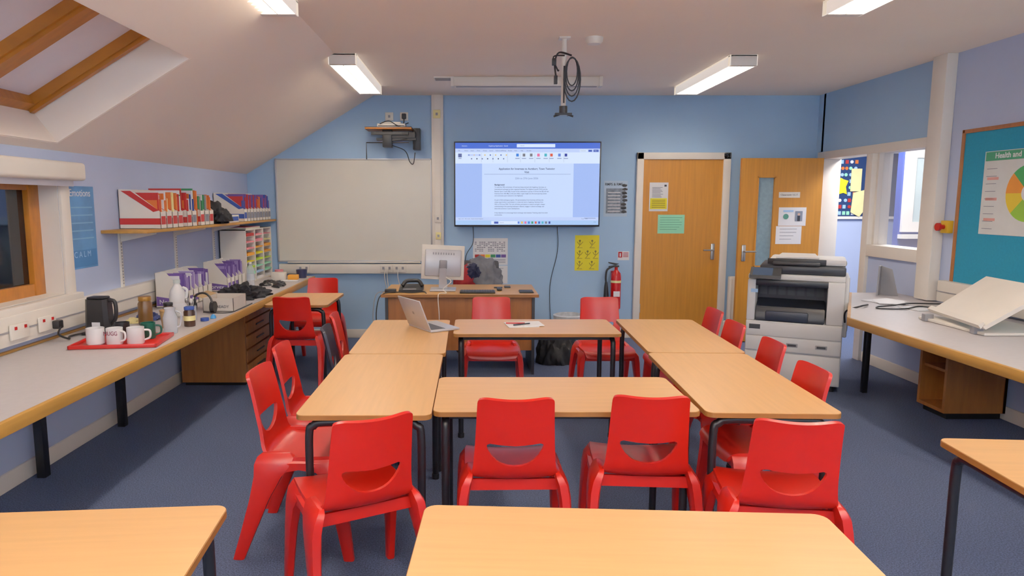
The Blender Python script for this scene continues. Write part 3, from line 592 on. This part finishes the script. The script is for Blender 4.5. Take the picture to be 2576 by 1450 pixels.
# ------------------------------------------------------------------ left wall items
SZ=1.345
b=B(); b.box(XL,-2.225,4.62,YF-.01,SZ,SZ+.022,CEDGE,.003)
for y in (4.85,5.75,6.6):
    b.box(XL+.001,XL+.015,y-.015,y+.015,.95,SZ,PLW)
    for k in range(16): b.box(XL+.015,XL+.017,y-.006,y+.006,.97+k*.022,.98+k*.022,GREY)
    b.prism([(XL+.015,y-.006,SZ),(-2.27,y-.006,SZ),(-2.27,y-.006,SZ-.015),(XL+.015,y-.006,SZ-.07)],(0,.012,0),PLW)
b.obj('wall_shelf')
def magfile(b,x0,x1,y,w,z,m,fr,h=.28,logo=True):
    # x0 wall side, x1 front (spine) ; slanted side
    side=[(x0,z),(x1,z),(x1,z+.12),(x0+.09,z+h),(x0,z+h)]
    b.prism([(a,y,c) for a,c in side],(0,.003,0),m); b.prism([(a,y+w-.003,c) for a,c in side],(0,.003,0),m)
    b.box(x1-.003,x1,y,y+w,z,z+.12,m); b.box(x0,x0+.003,y,y+w,z,z+h,m); b.box(x0,x1,y,y+w,z,z+.003,m)
    if fr: 
        b.prism([(x0+.0,y-.001,z+.075),(x1-.0,y-.001,z+.075),(x1,y-.001,z+.03),(x0,y-.001,z+.03)],(0,.001,0),fr)
        b.prism([(x0+.02,y-.001,z+h-.01),(x0+.088,y-.001,z+h-.01),(x1-.01,y-.001,z+.13),(x1-.05,y-.001,z+.12)],(0,.001,0),fr)
        b.box(x1,x1+.001,y+.01,y+w-.01,z+.03,z+.09,fr)
def books(b,x0,x1,y,w,z,cols,hmin=.2,hmax=.27):
    yy=y
    while yy<y+w-.006:
        t=random.uniform(.006,.018); t=min(t,y+w-yy); h=random.uniform(hmin,hmax)
        b.box(x0+.01,x1-random.uniform(.004,.03),yy,yy+t*.92,z+.004,z+h,random.choice(cols)); yy+=t
z=SZ+.023
b=B(); y=4.86; 
for i in range(9):
    w=.085; magfile(b,XL+.01,-2.235,y,w,z,PLW,BRED if i<4 else INKG if i%2 else BRED); books(b,XL+.02,-2.24,y+.006,w-.012,z,[BRED,PAPER,CREAM,BORA,BRED] if i<5 else [BORA,BBLU,BGRN,PAPER,GREY]); y+=w+.012
    if i==3 or i==5:
        books(b,XL+.01,-2.25,y,.06,z,[BGRN,BORA,BRED,PAPER],.24,.3); y+=.065
b.obj('magazine_files')
b=B(); b.blob((-2.34,6.08,z),(.13,.14,.2),mat('black_cloth',(14,14,20),.9),.25,3,4,seed=4); b.blob((-2.22+.0,6.05,z+.02),(.07,.12,.10),mat('black_cloth',(0,0,0)),.2,2.5,4,seed=6); b.obj('folded_black_cap')
b=B(); b.box(XL+.03,-2.24,6.26,6.5,z,z+.07,PLW,.003); b.box(-2.24,-2.238,6.28,6.48,z+.015,z+.055,BBLU); b.obj('storage_carton')
b=B(); y=6.64
for i in range(9):
    w=.085; magfile(b,XL+.01,-2.235,y,w,z,PLW,BBLU if i==0 else INKG); books(b,XL+.02,-2.24,y+.006,w-.012,z,[PURP,BBLU,PURP,BRED,BORA] if i<6 else [BBLU,BRED,PURP]); y+=w+.012
o=b.obj('magazine_files'); text('Norvex',(-2.39,6.637,z+.052),.04,PAPER,parent=o,align='CENTER')
# pigeonhole sorter
b=B(); px0,px1,py0,py1,pz0,pz1=-2.52,-2.26,6.72,7.58,.742,1.285
b.box(px0,px0+.006,py0,py1,pz0,pz1,PLW)
for yv in (py0,py0+.285,py0+.565,py1-.014): b.box(px0,px1,yv,yv+.014,pz0,pz1,PLW)
b.box(px0,px1,py0,py1,pz1-.01,pz1,PLW); b.box(px0,px1,py0,py1,pz0,pz0+.01,PLW)
cols_=[[BRED,BPNK,BPNK,ORP,YEL,LIME,GRN,PAPER],[BPNK,BPNK,ORP,YEL,LIME,GRN,C('lightblue',(0,0,0)),PAPER],[BPNK,CREAM,ORP,ORP,LIME,GRN,GRN,PAPER]]
for j in range(3):
    y0=py0+.014+j*.28
    for i in range(8):
        zz=pz1-.01-(i+1)*.0655; b.box(px0,px1-.004,y0,y0+.268,zz,zz+.005,PLW)
        if i<8: b.box(px0+.02,px1+.0,y0+.02,y0+.25,zz+.006,zz+.014+random.random()*.022,cols_[j][i])
for k in range(4): b.box(px0+.02,px1-.01,py0+.05,py0+.5,pz1+k*.006,pz1+.005+k*.006,[PAPER,CREAM,PAPER,BPNK][k])
b.obj('pigeonhole_sorter')
# files on counter
def row(y0,n,cols,label):
    b=B(); y=y0
    for i in range(n):
        w=.09; magfile(b,XL+.075,-2.25,y,w,.743,PLW,None,.27); books(b,XL+.085,-2.258,y+.006,w-.012,.743,cols,.2,.265); y+=w+.008
    b.box(-2.25,-2.249,y0+.02,y0+.08,.77,.82,PURP); b.box(-2.25,-2.249,y0+.12,y0+.18,.77,.82,PURP); b.box(-2.25,-2.249,y0+.22,y0+.28,.77,.82,PURP)
    b.prism([(XL+.08,y0-.001,.755),(-2.252,y0-.001,.755),(-2.252,y0-.001,.80),(XL+.08,y0-.001,.83)],(0,.001,0),PURP if label else INKG)
    o=b.obj('magazine_files'); text('Norvex',(-2.36,y0-.003,.785),.05,PAPER,parent=o,align='CENTER')
row(5.2,6,[PURP,PURP,PAPER,C('lilac_cover',(146,124,188))],True); row(6.15,5,[PURP,C('lilac_cover',(0,0,0)),PURP],True)
# posters left wall
b=B(); b.box(XL,XL+.002,4.262,4.56,1.13,1.66,C('poster_ocean',(80,138,198),var=.25,scale=5)); b.box(XL+.002,XL+.003,4.27,4.55,1.14,1.25,C('poster_ocean_dark',(54,116,180))); 
for i in range(5): b.box(XL+.002,XL+.003,4.29,4.53,1.32+i*.05,1.328+i*.05,C('poster_line',(118,166,208)))
o=b.obj('poster'); text('Emotions',(XL+.004,4.28,1.615),.066,PAPER,'+X',o,sx=.95)
text('C A L M',(XL+.004,4.29,1.22),.055,C('lightblue',(0,0,0)),'+X',o)
# right notice board
b=B(); b.box(XR-.012,XR,3.2,5.36,.90,2.10,TEAL)
for a in ((3.2,5.38,.885,.915),(3.2,5.38,2.085,2.115)): b.box(XR-.022,XR,a[0],a[1],a[2],a[3],WOODB,.003)
b.box(XR-.022,XR,5.355,5.385,.885,2.115,WOODB,.003); b.box(XR-.022,XR,3.18,3.21,.885,2.115,WOODB,.003); b.obj('notice_board')
b=B(); px=XR-.0125; b.box(px-.002,px,4.28,5.13,1.32,1.93,C('poster_grey',(212,214,212)))
b.box(px-.003,px-.002,4.28,5.12,1.86,1.925,C('poster_green_band',(50,146,104))); 
cy_,cz_=4.70,1.62
for k in range(8):
    a0,a1=k*math.pi/4,(k+1)*math.pi/4
    c=[(50,160,84),(236,140,40),(236,200,40),(136,190,50),(220,60,54),(220,50,74),(236,190,40),(34,140,106)][k]
    pts=[(px-.003,cy_,cz_)]+[(px-.003,cy_+.2*math.sin(a0+(a1-a0)*i/5),cz_+.2*math.cos(a0+(a1-a0)*i/5)) for i in range(6)]
    b.prism(pts,(.001,0,0),C('wheel_%d'%k,c))
b.cyl((px-.004,cy_,cz_),(px-.003,cy_,cz_),.06,PAPER); 
for i in range(3): b.box(px-.003,px-.002,4.98,5.09,1.42+i*.15,1.44+i*.15,C('ink_pink',(220,150,140)))
for i in range(9): b.box(px-.003,px-.002,5.0,5.10,1.36+i*.055,1.364+i*.055,INKG)
o=b.obj('poster'); text('Health and Wellbeing',(px-.004,5.03,1.893),.055,PAPER,'-X',o,bold=.001); text('S',(px-.006,4.70,1.62),.06,INK,'-X',o,align='CENTER')
b=B(); b.box(XR-.05,XR,5.42,5.50,1.31,1.41,C('estop_yellow',(224,168,12)),.004); b.cyl((XR-.05,5.46,1.36),(XR-.085,5.46,1.36),.018,REDG); b.cyl((XR-.085,5.46,1.36),(XR-.105,5.46,1.36),.032,REDG); b.obj('emergency_stop_button')
# ------------------------------------------------------------------ copier
b=B()
CW=mat('copier_white',(214,212,210),.45,var=.02); CB=mat('copier_navy',(20,24,34),.35,var=.05); CG=mat('copier_grey',(150,150,154),.5)
b.box(-.335,.335,-.29,.29,.05,.30,CW,.006); b.box(-.33,.33,-.30,-.285,.06,.295,CW,.006)
b.box(-.335,.335,-.30,.30,.30,.56,CW,.008)
for z0,z1 in ((.31,.43),(.435,.55)):
    b.box(-.33,.33,-.312,-.295,z0,z1,CW,.006); 
    for x in (-.0,.2) if z0<.4 else (): b.box(x-.04,x+.04,-.316,-.31,(z0+z1)/2-.015,(z0+z1)/2+.018,CG,.003); b.box(x-.03,x+.03,-.318,-.315,(z0+z1)/2-.008,(z0+z1)/2+.01,DKG)
b.box(-.335,-.275,-.30,.30,.56,.91,CW,.01); b.box(.22,.335,-.30,.30,.56,.91,CW,.01); b.box(-.3,.3,.0,.30,.56,.91,CW); b.box(-.28,.225,-.05,.01,.58,.9,CB); b.box(-.28,.225,-.30,.0,.86,.91,CB,.008)
b.prism([(-.27,-.30,.56),(-.27,-.30,.62),(-.27,-.27,.68),(-.27,0,.74),(-.27,0,.56)],(.48,0,0),CB,bev=.006); b.box(-.20,.1,-.31,-.29,.565,.65,mat('copier_navy2',(30,38,56),.4),.012)
for k in range(7): b.box(-.26+k*.068,-.21+k*.068,-.06,-.05,.76,.84,DKG)
b.box(-.335,.335,-.27,.30,.91,.955,CW,.01); b.box(-.26,.335,-.22,.30,.955,1.03,CB,.012); b.box(-.20,.34,-.15,.30,1.03,1.085,CW,.02); b.box(-.17,.16,-.24,.1,1.03,1.06,BPL,.01); b.prism([(-.15,-.15,1.085),(.15,-.15,1.085),(.12,.15,1.10),(-.12,.15,1.10)],(0,0,.012),CW)
b.box(-.21,.20,-.158,-.148,1.035,1.082,BPL,.004)
b.hexa([(-.32,-.40,.93),(-.10,-.40,.93),(-.10,-.25,.985),(-.32,-.25,.985),(-.32,-.395,.955),(-.10,-.395,.955),(-.10,-.245,1.01),(-.32,-.245,1.01)],BPL)
b.hexa([(-.30,-.39,.9565),(-.16,-.39,.9565),(-.16,-.26,1.006),(-.30,-.26,1.006),(-.30,-.39,.958),(-.16,-.39,.958),(-.16,-.26,1.008),(-.30,-.26,1.008)],mat('copier_touchscreen',(50,70,100),.2))
b.box(.335,.365,-.2,.25,.45,.95,CW,.01); b.box(.365,.37,-.15,.2,.5,.7,CG); b.box(-.31,-.26,-.3015,-.299,.80,.83,C('lightblue',(0,0,0)))
for x in (-.28,.28):
    for y in (-.24,.24): b.cyl((x,y,0),(x,y,.05),.025,BPL)
b.box(-.31,-.23,-.314,-.311,.49,.53,DKG)
cop=b.obj('photocopier',loc=(2.80,5.81,0),rot=R(-27)); cop.scale=(1.09,1.0,1.0)
# ------------------------------------------------------------------ right counter objects
b=B()
p0,p1=Vector((3.26,4.72,.785)),Vector((3.13,4.06,.785)); q0,q1=Vector((3.58,4.66,1.03)),Vector((3.48,4.0,1.03)); n=Vector((-.02,0,.018))
b.hexa([p0,p1,q1,q0,p0+n,p1+n,q1+n,q0+n],WHITE)
b.hexa([p0+n*.5+Vector((-.02,0,-.005)),p1+n*.5+Vector((-.02,0,-.005)),p1+n+Vector((.01,0,.02)),p0+n+Vector((.01,0,.02)),p0+n+Vector((-.03,0,.01)),p1+n+Vector((-.03,0,.01)),p1+n+Vector((0,0,.03)),p0+n+Vector((0,0,.03))],PLW)
b.box(3.14,3.62,4.08,4.70,.742,.76,PLW,.004); 
for y in (4.16,4.62): b.tube([(3.6,y,.76),(3.48,y,.95)],.01,STEEL); b.box(3.12,3.18,y-.02,y+.02,.742,.79,GREY,.003)
b.obj('drawing_board')
b=B(); b.prism([(3.55,5.9,.742),(3.62,5.98,.742),(3.62,5.985,1.0),(3.56,5.905,1.0)],(.012,-.006,0),GREY); b.prism([(3.62,5.98,.742),(3.72,5.86,.742),(3.68,5.9,.97),(3.62,5.985,1.0)],(.006,.01,0),GREY); b.obj('folded_card')
b=B(); M3=Matrix.Translation((3.42,5.55,.742)); b.box(-.15,.15,-.1,.1,0,.004,PAPER,0,M3@Matrix.Rotation(R(20),4,'Z')); b.box(-.1,.12,-.2,.0,.004,.007,PAPER,0,M3@Matrix.Rotation(R(-15),4,'Z')); b.box(-.15,.1,-.5,-.3,0,.003,PAPER,0,M3@Matrix.Rotation(R(10),4,'Z')); b.obj('loose_papers')
b=B(); b.tube(smooth([(3.75,5.3,.755),(3.5,5.35,.753),(3.3,5.25,.752),(3.15,5.2,.75),(3.12,5.12,.748),(3.3,5.1,.749),(3.5,5.2,.752),(3.6,4.9,.748),(3.7,4.8,.75)]),.006,BPL,6); b.tube(smooth([(3.13,5.3,.75),(3.0,5.18,.755),(2.95,5.28,.7),(2.98,5.34,.6)]),.007,BPL,6); b.obj('power_cable')
b=B(); b.box(XR-.085,XR-.075,4.9,5.05,.80,.88,PLW,.003); b.box(XR-.085,XR-.075,4.3,4.45,.80,.88,PLW,.003); b.obj('wall_socket')
# ------------------------------------------------------------------ left counter objects
ZT=.742
b=B(); kx,ky=-2.33,4.16
b.box(kx-.085,kx+.085,ky-.07,ky+.07,ZT,ZT+.02,BPL,.008); b.loft([[(kx+sx*(.075-.0*k)*(1-.12*k),ky+sy*.055*(1-.1*k),ZT+.02+.2*k) for sx,sy in ((-1,-.6),(-.7,-1),(.7,-1),(1,-.6),(1,.6),(.7,1),(-.7,1),(-1,.6))] for k in (0,.3,.7,1)],BPL)
b.box(kx-.055,kx+.055,ky-.04,ky+.04,ZT+.22,ZT+.235,BPL,.008); b.tube(smooth([(kx+.05,ky,ZT+.21),(kx+.1,ky,ZT+.2),(kx+.1,ky,ZT+.1),(kx+.06,ky,ZT+.05)]),.012,BPL); b.box(kx-.02,kx+.03,ky-.0565,ky-.055,ZT+.03,ZT+.08,PAPER)
b.tube(smooth([(kx-.08,ky-.02,ZT+.01),(kx-.12,ky-.12,ZT+.007),(kx-.08,ky-.2,ZT+.007),(-2.42,3.88,ZT+.05),(-2.415,3.9,ZT+.09)]),.006,BPL,6)
b.obj('electric_kettle')
b=B(); MT=Matrix.Translation((-2.05,3.89,ZT))@Matrix.Rotation(R(8),4,'Z')
TR=mat('tray_red',(200,20,14),.35); b.box(-.225,.225,-.165,.165,0,.008,TR,.003,MT)
for a in ((-.235,-.222,-.175,.175),(.222,.235,-.175,.175),(-.235,.235,-.175,-.162),(-.235,.235,.162,.175)): b.box(a[0],a[1],a[2],a[3],0,.022,TR,.004,MT)
b.obj('serving_tray')
def mug(x,y,m,band=None,r=.042,h=.095,zb=ZT+.009,txt=None,name='coffee_mug',ang=0):
    b=B(); b.lathe([(r*.9,0),(r,.006),(r,h),(r-.004,h),(r-.005,.01),(.001,.008)],(x,y,zb),m)
    if band: b.lathe([(r+.0008,.03),(r+.0008,.06)],(x,y,zb),band,cap=False)
    ca_,sa_=math.cos(ang),math.sin(ang)
    b.tube(smooth([(x+ca_*r*.95,y+sa_*r*.95,zb+h*.82),(x+ca_*(r+.028),y+sa_*(r+.028),zb+h*.75),(x+ca_*(r+.028),y+sa_*(r+.028),zb+h*.35),(x+ca_*r*.95,y+sa_*r*.95,zb+h*.2)]),.006,m)
    o=b.obj(name)
    if txt: text(txt,(x,y-r-.0015,zb+h*.72),.034,mat('mug_print',(120,30,60)),parent=o,align='CENTER',sx=.8)
MW=mat('mug_white',(226,224,224),.25,var=.01)
mug(-2.16,3.80,MW,ang=2.6,r=.048); mug(-2.05,3.80,MW,txt='NUGG',ang=-.3,r=.044); mug(-1.94,3.82,MW,ang=.3,r=.047); mug(-1.94,3.97,mat('mug_green',(18,84,66),.3),ang=.2); mug(-2.1,3.98,BPL,ang=2)
b=B(); b.lathe([(.04,0),(.042,.01),(.045,.10),(.03,.14),(.036,.16),(.033,.158),(.027,.14),(.041,.1),(.038,.012),(.001,.01)],(-1.9,4.18,ZT),CLEARP); b.tube(smooth([(-1.86,4.18,ZT+.14),(-1.83,4.18,ZT+.12),(-1.84,4.18,ZT+.05),(-1.86,4.18,ZT+.04)]),.005,CLEARP); b.obj('glass_jug')
def jar(name,x,y,r,h,m,lid,lm=None):
    b=B(); b.lathe([(r*.95,0),(r,.008),(r,h*.75),(r*.8,h*.84),(r*.8,h*.86)],(x,y,ZT),m); b.lathe([(r*.88,h*.85),(r*.9,h*.87),(r*.9,h*.98),(r*.85,h)],(x,y,ZT),lid)
    if lm: b.lathe([(r+.001,h*.3),(r+.001,h*.55)],(x,y,ZT),lm,cap=False)
    b.obj(name)
COF=mat('coffee_brown',(60,34,20),.3); GOLD=mat('lid_gold',(160,112,36),.35,metal=.4)
jar('coffee_jar',-2.2,4.48,.045,.19,mat('coffee_gold',(104,68,26),.3),GOLD,None); jar('coffee_jar',-1.88,4.42,.036,.13,COF,BBLU,CREAM); jar('coffee_jar',-2.10,4.6,.035,.13,COF,BPL,CREAM)
b=B(); b.lathe([(.032,0),(.045,.11),(.047,.112),(.047,.118),(.043,.118),(.03,.005),(.001,.004)],(-2.0,4.36,ZT),mat('cup_tan',(172,134,82),.7)); b.obj('paper_cup')
b=B(); b.lathe([(.048,0),(.056,.01),(.056,.15),(.048,.19),(.025,.225),(.02,.235),(.02,.245)],(-2.12,4.80,ZT),MW); b.lathe([(.024,.24),(.024,.265),(.001,.266)],(-2.12,4.80,ZT),mat('bottle_cap_green',(200,210,205),.4)); b.lathe([(.0568,.04),(.0568,.10)],(-2.12,4.80,ZT),PAPER,cap=False); b.tube(smooth([(-2.08,4.80,ZT+.21),(-2.05,4.80,ZT+.19),(-2.06,4.80,ZT+.13)]),.01,MW); b.obj('milk_bottle')
b=B(); b.lathe([(.035,0),(.037,.01),(.037,.10),(.034,.1),(.034,.012),(.001,.01)],(-1.96,4.64,ZT),CLEARP)
for k in range(5):
    a=k*1.3; b.tube([(-1.96,4.64,ZT+.02),(-1.96+.03*math.cos(a),4.64+.03*math.sin(a),ZT+.14)],.003,[BPL,PLW,GREY,STEEL,PLW][k],6); b.blob((-1.96+.03*math.cos(a),4.64+.03*math.sin(a),ZT+.14),(.01,.005,.018),[BPL,PLW,GREY,STEEL,PLW][k],0,1,2,flat=False)
b.obj('cutlery_pot')
b=B(); b.blob((-2.28,4.68,ZT),(.08,.07,.05),mat('bag_blue_print',(56,72,136),.4,var=.6,scale=20),.3,3,4,seed=8); b.blob((-2.32,4.55,ZT),(.05,.05,.035),CREAM,.3,3,3,seed=11); b.obj('snack_bags')
b=B(); b.lathe([(.028,0),(.028,.02),(.025,.02)],(-1.86,4.62,ZT),BBLU); b.blob((-1.84,4.72,ZT),(.02,.02,.03),mat('sky_blue',(60,150,220),.4),.1,2,3); b.obj('bottle_caps')
b=B(); x0,x1,y0,y1=-2.03,-1.80,5.02,5.3
for a in ((x0,x1,y0,y0+.004),(x0,x1,y1-.004,y1),(x0,x0+.004,y0,y1),(x1-.004,x1,y0,y1)): b.box(a[0],a[1],a[2],a[3],ZT,ZT+.10,mat('carton_white',(204,194,182),.7))
b.box(x0,x1,y0,y1,ZT,ZT+.003,mat('card_brown',(176,142,98),.8)); b.prism([(x0,y0,ZT+.1),(x0,y1,ZT+.1),(x0-.07,y1,ZT+.12),(x0-.07,y0,ZT+.12)],(0,0,.003),mat('card_brown',(0,0,0)))
o=b.obj('cardboard_box'); text('75 READY',(-1.9,y0-.002,ZT+.035),.03,INK,parent=o,align='CENTER')
b=B(); hx,hy=-2.0,4.95
b.tube([(hx+.075*math.cos(a*math.pi/12),hy+.02*math.sin(a*.3)-.02,ZT+.06+.09*math.sin(a*math.pi/12)) for a in range(13)],.008,BPL,8)
for s in (-1,1): b.cyl((hx+s*.06,hy,ZT+.045),(hx+s*.09,hy,ZT+.045),.042,BPL)
b.tube(smooth([(hx,hy,ZT+.006),(hx+.1,hy-.03,ZT+.005),(hx+.2,hy-.01,ZT+.005),(-1.785,5.1,ZT+.005),(-1.785,5.4,ZT+.005)]),.004,BPL,6); b.obj('headphones')
JB=mat('jacket_black',(24,24,30),.9,var=.3,scale=12); b=B(); b.blob((-2.0,5.78,ZT),(.17,.2,.11),JB,.4,3.4,5,seed=1); b.blob((-1.9,5.93,ZT),(.1,.15,.07),JB,.35,3,4,seed=12); b.obj('folded_black_jacket')
b=B(); b.lathe([(.034,0),(.036,.01),(.036,.17),(.03,.2),(.014,.225),(.014,.235)],(-2.12,6.4,ZT),CLEARP); b.lathe([(.016,.232),(.016,.25),(.001,.251)],(-2.12,6.4,ZT),PLW); b.lathe([(.0368,.08),(.0368,.14)],(-2.12,6.4,ZT),C('label_grey',(180,190,200)),cap=False); b.obj('water_bottle')
b=B(); 
for i,(x,y,c) in enumerate(((-2.05,6.62,BPL),(-1.95,6.75,DKG),(-2.08,6.85,BPL),(-1.9,6.55,BPL))): b.blob((x,y,ZT),(.06,.05,.03),c,.3,3,3,seed=i)
b.tube(smooth([(-1.85,6.4,ZT+.005),(-1.95,6.5,ZT+.006),(-1.85,6.62,ZT+.006),(-1.98,6.9,ZT+.006)]),.006,BPL,6); b.obj('charger_cables')
b=B(); b.box(-2.12,-1.98,7.05,7.15,ZT,ZT+.08,PLW,.003); b.box(-1.96,-1.86,7.1,7.18,ZT,ZT+.05,ORP,.003); b.lathe([(.04,0),(.045,.09),(.04,.09),(.036,.01)],(-2.1,7.28,ZT),BPNK); b.lathe([(.05,0),(.06,.09),(.055,.09),(.04,.01),(.001,.01)],(-1.86,7.3,ZT),mat('bowl_navy',(40,46,80),.3)); b.obj('desk_clutter')
b=B(); b.box(-2.1,-1.88,6.17,6.32,ZT,ZT+.004,PAPER); b.box(-2.0,-1.82,6.95,7.04,ZT,ZT+.006,PAPER); b.obj('loose_papers')
# ------------------------------------------------------------------ camera, world, colour
cam=bpy.data.cameras.new('camera'); co=bpy.data.objects.new('camera',cam); col.objects.link(co)
co.location=(0,0,1.56); co.rotation_euler=(R(90-7.27),0,0); cam.sensor_width=36; cam.lens=1700/2576*36; cam.shift_x=98/2576; cam.clip_start=.05
sc.camera=co
w=bpy.data.worlds.new('world'); sc.world=w; w.use_nodes=True; w.node_tree.nodes['Background'].inputs[0].default_value=(.02,.025,.05,1)
sc.view_settings.view_transform='Standard'
sc.view_settings.exposure=0.34
sc.view_settings.gamma=1.25
